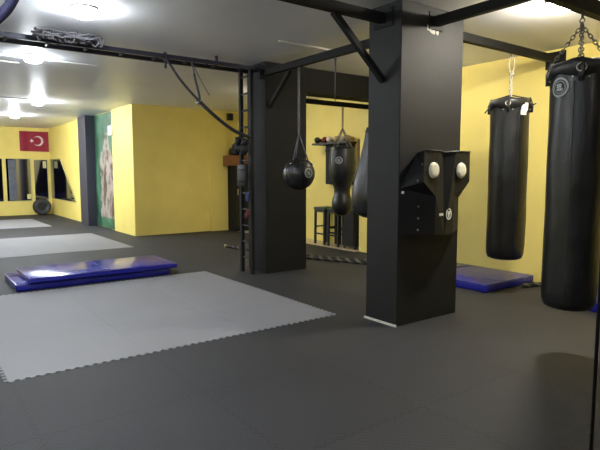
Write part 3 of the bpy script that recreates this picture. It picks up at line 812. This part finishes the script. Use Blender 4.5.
def stool(x, y, label, h=.76, hw=.17, top='green_pad'):
    t = thing('bar_stool', label, 'stool', (x, y, .006), 'stools in the niche')
    link('seat', BX(x - hw - .01, x + hw + .01, y - hw - .01, y + hw + .01, h - .05, h, bev=.015), M[top], t, True)
    link('apron', BX(x - hw + .01, x + hw - .01, y - hw + .01, y + hw - .01, h - .10, h - .05), M['black_plastic'], t)
    for sx in (-1, 1):
        for sy in (-1, 1):
            link('leg', bar(bmesh.new(), (x + sx * (hw - .02), y + sy * (hw - .02), .006), (x + sx * (hw - .025), y + sy * (hw - .025), h - .06), .04, .04), M['black_plastic'], t)
    for sx in (-1, 1):
        link('stretcher', bar(bmesh.new(), (x + sx * (hw - .02), y - hw + .02, .22), (x + sx * (hw - .02), y + hw - .02, .22), .025, .03), M['black_plastic'], t)
        link('stretcher', bar(bmesh.new(), (x - hw + .02, y + sx * (hw - .02), .36), (x + hw - .02, y + sx * (hw - .02), .36), .025, .03), M['black_plastic'], t)
stool(6.85, 8.40, 'black bar stool with dark green seat at the left of the niche')
stool(6.84, 7.96, 'black bar stool behind the uppercut bag, between green-topped stool and cabinet')
t = thing('low_cabinet', 'low black cabinet at the right end of the niche beside the stools', 'cabinet', (6.88, 7.5, .006))
link('cabinet_body', BX(6.72, 7.02, 7.36, 7.74, .05, .76, bev=.006, seg=1), M['black_plastic'], t)
d = link('door', BX(6.70, 6.72, 7.38, 7.72, .08, .74, bev=.004, seg=1), M['black_wall'], t)
link('handle', tube(bmesh.new(), [(6.70, 7.66, .5), (6.685, 7.66, .5), (6.685, 7.66, .6), (6.70, 7.66, .6)], .006, 6), M['steel'], d)
for yy in (7.40, 7.70):
    for xx in (6.75, 6.99): link('foot', BX(xx - .02, xx + .02, yy - .02, yy + .02, .006, .05), M['black_plastic'], t)
glove((6.85, 7.53, .838), 2.2, M['leather_soft'], 'black boxing glove lying on the low cabinet beside the stools', None, cuff_m=M['glove_red'])

# ------------------------------------------------------------------ end wall: locker, box, speaker, sensor
t = thing('locker', 'tall narrow black locker in the corner of the end wall, left of the ladder', 'locker', (6.78, 11.8, 0))
link('locker_body', BX(6.55, 7.0, 11.6, 11.98, 0, 1.63, bev=.006, seg=1), M['black_wall'], t)
d = link('door', BX(6.57, 6.98, 11.585, 11.6, .06, 1.6, bev=.003, seg=1), M['black_plastic'], t)
link('handle', bar(bmesh.new(), (6.62, 11.575, .9), (6.62, 11.575, 1.05), .015, .02), M['chrome'], d)
t = thing('cardboard_box', 'orange-brown cardboard box lying on top of the tall black locker', 'box', (6.68, 11.8, 1.63))
link('carton', BX(6.40, 6.96, 11.62, 11.96, 1.63, 1.88, bev=.004, seg=1), M['orange_card'], t)
link('flap', BX(6.40, 6.96, 11.62, 11.79, 1.881, 1.886), M['orange_card'], t)
t = thing('gym_bag', 'small black gym bag on top of the orange-brown box', 'bag', (6.7, 11.8, 1.886))
link('bag_body', BX(6.55, 6.88, 11.68, 11.92, 1.888, 2.08, bev=.05, seg=4), M['leather_soft'], t, True)
link('handle', tube(bmesh.new(), spl([(6.63, 11.8, 2.07), (6.65, 11.8, 2.12), (6.78, 11.8, 2.12), (6.80, 11.8, 2.07)], 6), .01, 6), M['web'], t)
t = thing('wall_speaker', 'small black speaker high on the yellow end wall, left of the ladder', 'speaker', (6.58, 11.93, 2.83))
link('speaker_box', BX(6.50, 6.64, 11.80, 11.90, 2.76, 2.93, bev=.012), M['black_plastic'], t)
link('bracket', BX(6.55, 6.59, 11.90, 12.0, 2.83, 2.86), M['steel'], t)
bm = lathe(bmesh.new(), [(0, 0), (.035, .002), (.045, .008), (0, .008)], (0, 0), 20); bm.transform(Matrix.Translation((6.57, 11.80, 2.83)) @ Matrix.Rotation(PI / 2, 4, 'X'))
link('cone', bm, M['rubber'], t, True)
t = thing('wall_siren', 'small white box at the top edge of the yellow pier beside the mural', 'alarm box', (4.12, 13.6, 2.45))
link('case', BX(4.085, 4.17, 13.38, 13.62, 2.38, 2.62, bev=.012), M['white_plastic'], t)
link('lens', ellipsoid(bmesh.new(), (4.083, 13.5, 2.47), (.012, .04, .04), n=8), M['cream'], t, True)

# ------------------------------------------------------------------ far wall: flag, mirrors, tyre
t = thing('flag', 'red flag with white crescent and star hanging on the far yellow wall', 'flag', (3.62, 20.36, 2.2))
def fy(u, v): return 20.375 - .012 * math.sin(u * 14) * (1 - v * .5) - .006 * math.sin(u * 23 + 2)
x0, x1, z0, z1 = 3.15, 4.06, 2.20, 2.88
bm = bmesh.new(); nx, nz = 40, 10; G = {}
for side, dy in ((0, 0), (1, .004)):
    for i in range(nx + 1):
        for j in range(nz + 1):
            u, v = i / nx, j / nz; sag = -.02 * math.sin(PI * u) * (1 if v > .5 else v)
            G[side, i, j] = bm.verts.new((x0 + (x1 - x0) * u, fy(x0 + (x1 - x0) * u, v) + dy, z0 + (z1 - z0) * v + sag * (1 - v) * .6 - (.015 * u if j == 0 else 0)))
for side in (0, 1):
    for i in range(nx):
        for j in range(nz):
            f = bm.faces.new((G[side, i, j], G[side, i + 1, j], G[side, i + 1, j + 1], G[side, i, j + 1])); f.smooth = True
link('sheet', bm, M['red'], t, True)
def flag_polys(bm, polys, c):
    for p in polys:
        hi = [bm.verts.new((c[0] + u, fy(c[0] + u, .5) - .004, c[1] + v)) for u, v in p]; bm.faces.new(hi)
    r = bmesh.ops.extrude_face_region(bm, geom=bm.faces[:]); 
    for v in r['geom']:
        if isinstance(v, bmesh.types.BMVert): v.co.y += .003
bm = bmesh.new(); S = .17; polys = []; n = 28
def circ(c, r, a): return (c + r * math.cos(a), r * math.sin(a))
# crescent opening to the left (seen mirrored on the wall as in the photo)
ao, ai, off = 1.0, .8, -.25
th = math.acos((ao ** 2 + off ** 2 - ai ** 2) / (2 * ao * -off))      # half-angle where the circles meet
th_i = math.atan2(math.sin(PI - th) * ao, math.cos(PI - th) * ao - off)
for k in range(n):
    f0, f1 = k / n, (k + 1) / n
    A0, A1 = -(PI - th) + 2 * (PI - th) * f0, -(PI - th) + 2 * (PI - th) * f1
    B0, B1 = -th_i + 2 * th_i * f0, -th_i + 2 * th_i * f1
    q = [circ(0, ao, A0), circ(0, ao, A1), circ(off, ai, B1), circ(off, ai, B0)]
    polys.append([(a * S, b * S) for a, b in q])
flag_polys(bm, polys, (3.73, 2.555)); link('crescent', bm, M['flag_white'], t)
bm = bmesh.new(); star = []
for k in range(10):
    r = .075 if k % 2 == 0 else .030; a = PI + k * PI / 5; star.append((r * math.cos(a), r * math.sin(a)))
flag_polys(bm, [[(0, 0), star[k], star[(k + 1) % 10]] for k in range(10)], (3.53, 2.555)); link('star', bm, M['flag_white'], t)

def wall_mirror(x0, x1, y0, y1, z0, z1, label, axis):
    t = thing('wall_mirror', label, 'mirror', ((x0 + x1) / 2, (y0 + y1) / 2, z0), 'wall mirrors')
    link('glass', BX(x0, x1, y0, y1, z0, z1), M['mirror'], t)
    bm = bmesh.new(); w = .02
    if axis == 'y':
        for a in ((x0, x1, z0 - w, z0), (x0, x1, z1, z1 + w)): box(bm, a[0], a[1], y0 - .004, y1, a[2], a[3])
        for a in ((x0 - w, x0), (x1, x1 + w)): box(bm, a[0], a[1], y0 - .004, y1, z0 - w, z1 + w)
    else:
        for a in ((z0 - w, z0), (z1, z1 + w)): box(bm, x0 - .004, x1, y0, y1, a[0], a[1])
        for a in ((y0 - w, y0), (y1, y1 + w)): box(bm, x0 - .004, x1, a[0], a[1], z0 - w, z1 + w)
    link('frame', bm, M['paper'], t)
wall_mirror(2.70, 3.44, 20.375, 20.4, .50, 1.93, 'wide wall mirror left of the tyre on the far wall', 'y')
wall_mirror(3.56, 3.98, 20.375, 20.4, .52, 1.90, 'narrow wall mirror directly behind the tyre on the far wall', 'y')
wall_mirror(1.8, 2.58, 20.375, 20.4, .50, 1.93, 'leftmost wall mirror, cut by the left edge of the photo', 'y')
t = thing('wall_mirror', 'dark mirror with a slanted right edge on the side wall, right of the tyre', 'mirror', (4.09, 18.7, .56), 'wall mirrors')
bm = bmesh.new(); q = [(20.34, .56), (16.96, .56), (18.86, 1.93), (20.34, 1.93)]
lo = [bm.verts.new((4.08, a, b)) for a, b in q]; hi = [bm.verts.new((4.1, a, b)) for a, b in q]
bm.faces.new(lo); bm.faces.new(hi[::-1])
for i in range(4): bm.faces.new((lo[i], hi[i], hi[(i + 1) % 4], lo[(i + 1) % 4]))
link('glass', bm, M['mirror'], t)
link('frame', tube(bmesh.new(), [(4.08, a, b) for a, b in q], .012, 6, closed=True), M['paper'], t)
bm = bmesh.new(); n = 36; lo = []; hi = []  # pleated strip imitating a grey streak reflected in the wide mirror
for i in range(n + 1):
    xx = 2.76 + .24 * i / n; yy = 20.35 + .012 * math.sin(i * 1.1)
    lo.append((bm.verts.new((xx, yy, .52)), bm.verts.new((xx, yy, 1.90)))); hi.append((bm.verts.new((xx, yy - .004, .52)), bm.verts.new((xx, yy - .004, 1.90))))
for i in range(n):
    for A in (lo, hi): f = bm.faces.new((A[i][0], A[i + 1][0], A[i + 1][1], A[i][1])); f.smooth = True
tag(link('sheet', bm, M['mirror_streak']), 'grey pleated cloth imitating a reflected streak at the left of the wide mirror', 'sheet')

t = thing('tyre', 'black tyre standing in the corner below the flag', 'tyre', (3.72, 20.1, 0))
bm = bmesh.new(); n = 40; C0 = Vector((3.70, 20.08, .29)); rows = []
for k in range(n):
    a = 2 * PI * k / n; er = Vector((math.cos(a), 0, math.sin(a)))
    row = []
    for (r, d) in ((.12, -.07), (.14, -.11), (.21, -.125), (.26, -.11), (.285, -.07), (.285, .07), (.26, .11), (.21, .125), (.14, .11), (.12, .07)):
        row.append(bm.verts.new(C0 + er * r * (1 + (.008 if k % 2 and r > .28 else 0)) + Vector((0, d, 0))))
    rows.append(row)
for k in range(n):
    a, b_ = rows[k], rows[(k + 1) % n]
    for i in range(10): f = bm.faces.new((a[i], b_[i], b_[(i + 1) % 10], a[(i + 1) % 10])); f.smooth = True
link('tread', bm, M['rubber'], t)
for R_ in (.16, .195, .235): link('sidewall_ridge', ring(bmesh.new(), C0 + Vector((0, -.122, 0)), (0, 1, 0), R_, .006, 32), M['web_grey'], t)
bm = bmesh.new(); tube(bm, [C0 + Vector((0, -.05, 0)), C0 + Vector((0, .05, 0))], .125, 24); link('wheel_disc', bm, M['rubber'], t)
for (a, b_, c, d, lab) in ((3.30, 3.43, .56, .72, 'small cream paper at the lower right of the wide mirror'), (3.84, 3.95, 1.62, 1.86, 'small cream paper at the top of the narrow mirror')):
    tag(link('paper_note', BX(a, b_, 20.362, 20.366, c, d), M['paper']), lab, 'paper', 'papers on the mirrors')
